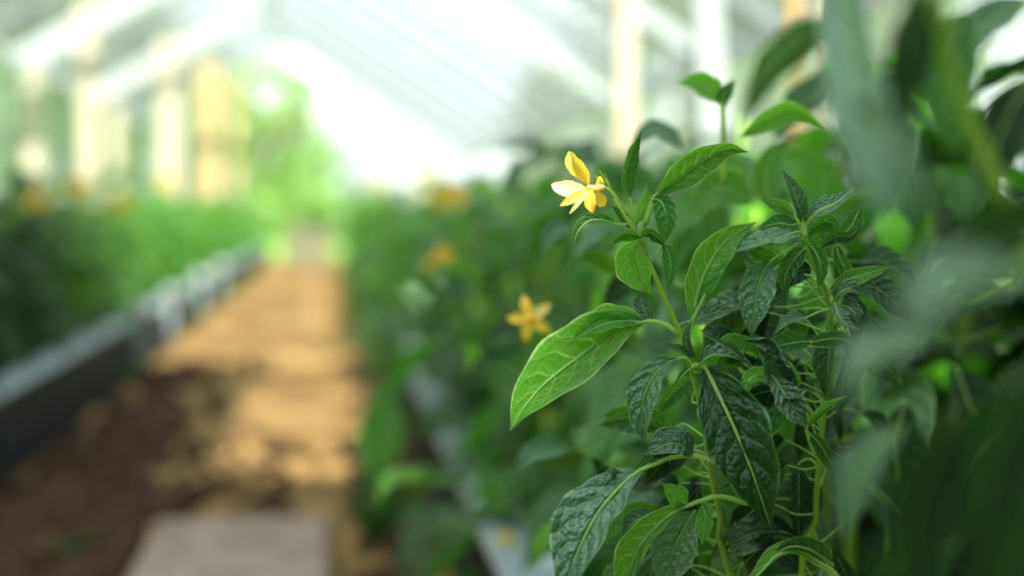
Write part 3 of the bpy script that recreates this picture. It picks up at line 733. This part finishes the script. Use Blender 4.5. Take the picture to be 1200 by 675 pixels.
F(((1060, 500, 0), (1020, 530, 0), (1000, 570, 0), (985, 640, 0)), 28, 28, .46, 20, G, fold=.15)
F(((1120, 640, 0), (1080, 650, 0), (1040, 670, 0), (1000, 720, 0)), 44, 44, .44, -30, LEAF_SHADE, fold=.2)
F(((985, 20, 0), (945, 45, 0), (905, 80, 0), (868, 150, 0)), 20, 30, .50, -10, LEAF, fold=.2)
F(((1130, 10, 0), (1115, 60, 0), (1110, 120, 0), (1125, 190, 0)), 38, 38, .50, 0, LEAF, fold=.3, under=True)
F(((1210, 0, 0), (1170, 20, 0), (1140, 50, 0), (1100, 110, 0)), 26, 30, .52, 30, G, fold=.2)
F(((1210, 90, 0), (1185, 130, 0), (1165, 180, 0), (1160, 250, 0)), 34, 34, .50, 0, LEAF_SHADE, fold=.2)

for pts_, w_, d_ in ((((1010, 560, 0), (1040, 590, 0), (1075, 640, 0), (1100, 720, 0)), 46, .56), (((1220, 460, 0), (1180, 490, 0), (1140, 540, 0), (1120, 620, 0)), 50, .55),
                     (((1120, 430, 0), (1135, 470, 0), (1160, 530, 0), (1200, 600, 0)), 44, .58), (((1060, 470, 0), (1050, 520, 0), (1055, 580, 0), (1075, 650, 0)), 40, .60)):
    F(pts_, w_, w_, d_, -30, LEAF_SHADE, fold=.2)  # extra shade-coloured leaves added to block the brightness behind
# things around the flower stem at middle distance, on the first plants of the rows
def on_plant(root, pts, wl, wr, d, mat=None, roll=0, **kw): return L(root, pts, wl, wr, (), roll=roll, mat=mat or LEAF, base_d=d - D0, na=14, nc=4, **kw)
p0, p1, p2, p3 = right_front[0], right_front[1], right_front[2], right_front[3]
on_plant(p0, ((845, 122, 0), (828, 105, 0), (812, 98, 0), (794, 98, 0)), 14, 18, .95, Y, 20, fold=.2, under=True)
on_plant(p0, ((848, 128, 0), (847, 115, 0), (853, 104, 0), (862, 92, 0)), 9, 9, .95, LEAF, 0)
on_plant(p0, ((868, 160, 0), (900, 140, 0), (930, 130, 0), (968, 150, 0)), 16, 16, .92, Y, 20, fold=.2)
for pts_, w_, d_, m_ in ((((905, 245, 0), (898, 215, 0), (905, 185, 0), (925, 160, 0)), 22, 1.06, Y), (((960, 200, 0), (940, 190, 0), (915, 195, 0), (890, 215, 0)), 20, 1.12, Y),
                      (((935, 250, 0), (940, 225, 0), (955, 200, 0), (985, 190, 0)), 24, 1.15, Y), (((870, 235, 0), (865, 215, 0), (850, 195, 0), (825, 190, 0)), 18, 1.1, Y),
                      (((985, 260, 0), (975, 235, 0), (960, 215, 0), (935, 210, 0)), 20, 1.25, Y), (((930, 190, 0), (945, 172, 0), (965, 160, 0), (990, 165, 0)), 20, 1.2, Y),
                      (((845, 300, 0), (838, 275, 0), (840, 250, 0), (860, 225, 0)), 22, 1.15, LEAF_ROW), (((805, 330, 0), (800, 300, 0), (810, 275, 0), (830, 260, 0)), 24, 1.2, LEAF_ROW)):
    on_plant(p0, pts_, w_, w_, d_, m_, 15, fold=.15, under=True)
on_plant(p0, ((880, 240, 0), (860, 225, 0), (840, 222, 0), (805, 255, 0)), 24, 26, 1.0, Y, 10, fold=.1, under=True)
on_plant(p0, ((800, 175, 0), (780, 158, 0), (760, 155, 0), (735, 178, 0)), 16, 16, 1.05, G, 45, fold=.1)
stem_tube([P(848, 215, .95), P(847, 150, .95), P(846, 120, .95)], .0022, .0014, p0, 10, 'shoot')
on_plant(p1, ((445, 455, 0), (448, 490, 0), (445, 530, 0), (440, 580, 0)), 28, 28, 2.0, LEAF, 0, fold=.1, under=True)

# softly blurred leaves of the first plants behind the sharp ones
rb_ = random.Random(8)
for q in range(40):
    near_ = q < 24
    x = rb_.uniform(660, 800) if near_ else rb_.uniform(500, 660); yy = rb_.uniform(240, 640) if near_ else rb_.uniform(330, 610)
    d = rb_.uniform(.98, 1.22) if near_ else rb_.uniform(1.35, 1.8)
    ln = rb_.uniform(50, 85) * (1.0 if near_ else .8); a = math.pi + rb_.uniform(-1.5, .7)
    dx, dy = math.cos(a) * ln, -math.sin(a) * ln
    L(p0 if near_ else p1, ((x, yy, 0), (x + dx * .35, yy + dy * .35 - 6, -.01), (x + dx * .7, yy + dy * .7, -.02), (x + dx * .95, yy + dy + 18, -.02)), ln * .25, ln * .25,
      ((x + 50, yy + 26, .06), (x + 22, yy + 4, .03)), roll=rb_.uniform(-30, 65), mat=rb_.choice((G, G, LEAF_SHADE, LEAF, Y)), base_d=d - D0, na=12, nc=4, wave=.14, fold=rb_.uniform(.1, .5), under=rb_.random() < .3)

# blurred flowers
flower(P(622, 373, 1.02), CAM - P(622, 373, 1.0) + Vector((-.1, 0, -.05)), .033, p0, petal_mats=[PETAL, PETAL, PETAL_PALE], twist=.5)
def far_flower(px_, py_, d, axis, size, plant, stalk=True):
    p = P(px_, py_, d)
    q = Vector((plant.location.x, plant.location.y, max(p.z - .12, BED + .2)))
    stem_tube([q, q.lerp(p, .5) + Vector((0, 0, .05)), p + Vector((0, .02, .01)), p], .0022, .0012, plant, 12, 'flower_stalk')
    ax = Vector(axis)
    for dx, dz, tw in ((0, 0, 0), (.45, -.35, .5), (-.4, -.45, 1.0)):
        flower(p + Vector((dx * size, -.01 * tw, dz * size)), ax + Vector((dx * .6, 0, dz * .3)), size, plant, twist=tw)
far_flower(525, 222, 2.5, (-.4, -1, .2), .040, right_front[3])
far_flower(509, 292, 2.2, (-.5, -1, .1), .036, right_front[2])
far_flower(90, 213, 3.95, (.3, -1, .1), .052, left_front[2])
far_flower(43, 230, 3.75, (.3, -1, .1), .044, left_front[2])
far_flower(143, 236, 4.7, (.3, -1, .1), .052, left_front[4])
far_flower(195, 208, 6.3, (.3, -1, .3), .055, left_front[8])
ff = empty('fallen_flower', P(594, 640, 1.86)); ff.location.z = .262
tag(ff, 'fallen yellow flower lying on the pale lip of the right edging', 'flower')
flower(ff.location + Vector((0, 0, .008)), (.1, -.3, 1), .034, ff, 'bloom')

# ------------------------------------------------------------------ on the path
def slab():
    mb = MB(); mb.box((-.19, 2.72, .022), (.36, .66, .05))
    o = mb.build('stepping_stone', STONE, None, False)
    b = o.modifiers.new('bevel', 'BEVEL'); b.width = .012; b.segments = 3
    tag(o, 'flat pale grey stepping stone at the near end of the path', 'stone')
slab()
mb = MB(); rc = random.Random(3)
for q in range(760):  # packed more densely close by to darken the near path
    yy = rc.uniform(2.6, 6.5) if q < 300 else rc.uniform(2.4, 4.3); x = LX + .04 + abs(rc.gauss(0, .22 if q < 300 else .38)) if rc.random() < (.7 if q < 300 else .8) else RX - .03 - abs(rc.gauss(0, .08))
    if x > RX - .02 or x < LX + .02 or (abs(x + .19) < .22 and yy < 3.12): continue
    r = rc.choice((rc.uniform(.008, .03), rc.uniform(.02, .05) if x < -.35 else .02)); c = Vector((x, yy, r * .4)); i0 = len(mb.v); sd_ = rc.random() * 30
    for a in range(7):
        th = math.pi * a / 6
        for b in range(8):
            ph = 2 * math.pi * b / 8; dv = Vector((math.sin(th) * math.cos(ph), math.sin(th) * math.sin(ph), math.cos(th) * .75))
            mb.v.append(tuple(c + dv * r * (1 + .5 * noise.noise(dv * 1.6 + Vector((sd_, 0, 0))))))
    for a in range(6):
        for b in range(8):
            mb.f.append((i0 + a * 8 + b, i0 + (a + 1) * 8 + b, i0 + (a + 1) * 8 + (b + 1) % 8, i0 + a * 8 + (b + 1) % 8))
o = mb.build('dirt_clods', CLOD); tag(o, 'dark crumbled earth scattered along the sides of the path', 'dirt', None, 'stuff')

def crate(x, y, wx, dy, h):
    root = empty('wooden_crate', (x, y, 0)); tag(root, 'pale wooden crate standing at the far end of the path', 'crate')
    for s in (-1, 1):
        for t in (-1, 1):
            mb = MB(); mb.box((x + s * (wx / 2 - .02), y + t * (dy / 2 - .02), h / 2), (.04, .04, h)); mb.build('corner_post', CRATE, root, False)
    for q in range(4):
        z = .05 + (h - .1) * q / 3
        for t in (-1, 1):
            mb = MB(); mb.box((x, y + t * (dy / 2 + .008), z), (wx, .016, .085)); mb.build('board', CRATE, root, False)
            mb = MB(); mb.box((x + t * (wx / 2 + .008), y, z), (.016, dy, .085)); mb.build('board', CRATE, root, False)
    mb = MB(); mb.box((x, y, h + .008), (wx + .03, dy + .03, .016)); mb.build('lid', CRATE, root, False)
crate(-.30, 17.9, .56, .4, .44)

def weed(x, y, n, ht, label, seed):
    root = empty('weed', (x, y, 0)); tag(root, label, 'weed'); rw = random.Random(seed)
    for q in range(n):
        a = rw.uniform(0, 6.28); D = Vector((math.cos(a), math.sin(a), 0)); h = ht * rw.uniform(.6, 1)
        mb = MB(); b0 = Vector((x, y, -.005))
        blade(mb, [b0, b0 + D * h * .2 + Vector((0, 0, h * .5)), b0 + D * h * .5 + Vector((0, 0, h * .9)), b0 + D * h * .9 + Vector((0, 0, h * .8))], h * .16, h * .16, (D * .4 + Vector((0, -.8, .6))).normalized(), na=8, nc=2, rnd=rw.random(), seed=q)
        mb.build('leaf', LEAF, root)
weed(.08, 2.92, 7, .13, 'small green weed growing on the path by the right edging', 1)
weed(-.52, 2.85, 6, .07, 'small green weed tuft at the near left of the path', 2)
weed(.10, 3.9, 6, .11, 'small dark green weed farther along the path by the right edging', 3)

# ------------------------------------------------------------------ trees outside
def tree_meshes(seed, h, r):
    rt = random.Random(seed)
    tr = MB(); tr.tube(spline([(0, 0, -.1), (rt.uniform(-.1, .1), 0, h * .3), (rt.uniform(-.2, .2), 0, h * .75)], 8), [h * .035 - h * .0025 * i for i in range(9)], 8)
    for q in range(6):
        a = rt.uniform(0, 6.28); z = h * rt.uniform(.3, .6)
        tr.tube([(0, 0, z), (math.cos(a) * r * .4, math.sin(a) * r * .4, z + h * .15), (math.cos(a) * r * .7, math.sin(a) * r * .7, z + h * .25)], [h * .014, h * .009, h * .004], 5)
    cr_ = MB()
    blobs = [(Vector((rt.gauss(0, r * .38), rt.gauss(0, r * .38), h * rt.uniform(.28, .92))), r * rt.uniform(.3, .55)) for _ in range(22)]
    for c, br in blobs:
        for _ in range(110):
            d = Vector((rt.gauss(0, 1), rt.gauss(0, 1), rt.gauss(0, 1))).normalized()
            p = c + d * br * rt.uniform(.75, 1.05); s = h * rt.uniform(.012, .022)
            T = (d.orthogonal().normalized() + d * rt.uniform(-.5, .8) + Vector((0, 0, -.4))).normalized(); S_ = T.cross(d).normalized()
            i = len(cr_.v); cr_.v += [tuple(p - T * s), tuple(p + S_ * s * .6), tuple(p + T * s * 1.3), tuple(p - S_ * s * .6)]; cr_.f.append((i, i + 1, i + 2, i + 3))
    return tr, cr_
tp = []
for s in range(3):
    a, b = tree_meshes(40 + s, 6.0, 2.0)
    a = a.build('trunk', BARK); b = b.build('crown', TREE_LEAF, None, False); tp.append((a.data, b.data))
    bpy.data.objects.remove(a); bpy.data.objects.remove(b)
def tree(pxl, d, sc, k, label, group, sz=1.0):
    p = P(pxl, 245, d); root = empty('tree', (p.x, p.y, -.03), k * 1.9); root.scale = (sc, sc, sc * sz); tag(root, label, 'tree', group)
    for nm, me in zip(('trunk', 'crown'), tp[k % 3]):
        o = bpy.data.objects.new(nm, me); COL.objects.link(o); o.parent = root
for i, (x, d, s, z) in enumerate(((333, 44, .92, 1.0), (300, 35, .80, .9), (376, 54, .62, .9), (408, 62, .5, .9))):
    tree(x, d, s, i, 'green tree seen through the far opening, %s' % ('tallest and in the middle', 'low, left of the tall tree', 'lower, right of the tall tree', 'smallest, farthest right in the opening')[i], 'trees beyond the far opening', z)
for i, (x, d, s) in enumerate(((-120, 15, .85), (20, 18, .85), (90, 22, .72), (160, 26, .95), (215, 30, .75), (255, 40, .7))):
    tree(x, d, s, i + 1, 'green tree outside the left film wall, %s from the left' % ORD[i], 'trees outside the left wall')
for i, (x, d, s) in enumerate(((640, 30, .62), (700, 26, .45), (800, 18, .75), (900, 14, .5), (1040, 12, .8))):
    tree(x, d, s, i + 2, 'green tree outside the right film wall, %s from the left' % ORD[i], 'trees outside the right wall')
# low shrubs in the meadow beyond the far opening
def shrub(pxl, d, r, label, seed):
    p = P(pxl, 245, d); root = empty('shrub', (p.x, p.y, -.03)); tag(root, label, 'shrub', 'shrubs beyond the far opening')
    rs = random.Random(seed)
    for q in range(5):
        a = rs.uniform(0, 6.28); mb = MB()
        mb.tube([(p.x, p.y, -.05), (p.x + math.cos(a) * r * .4, p.y + math.sin(a) * r * .4, r * .8)], [.03, .01], 5); mb.build('stem', BARK, root)
    mb = MB()
    for q in range(1500):
        dv = Vector((rs.gauss(0, 1), rs.gauss(0, 1), abs(rs.gauss(0, 1)))).normalized()
        c = Vector((p.x, p.y, 0)) + Vector((dv.x * r, dv.y * r, dv.z * r * 1.1)) * rs.uniform(.6, 1.0) * (1 + .3 * noise.noise(dv * 2 + Vector((seed, 0, 0))))
        T = (dv.orthogonal().normalized() + dv * rs.uniform(-.3, .8)).normalized(); S_ = T.cross(dv).normalized(); sz = r * .07
        i = len(mb.v); mb.v += [tuple(c - T * sz), tuple(c + S_ * sz * .6), tuple(c + T * sz * 1.3), tuple(c - S_ * sz * .6)]; mb.f.append((i, i + 1, i + 2, i + 3))
    mb.build('foliage', TREE_LEAF, root, False)
shrub(292, 32, 1.15, 'low green shrub beyond the left side of the far opening', 1)
shrub(348, 35, 1.35, 'low green shrub beyond the middle of the far opening, above the crate', 2)
shrub(404, 33, 1.15, 'low green shrub beyond the right side of the far opening', 3)
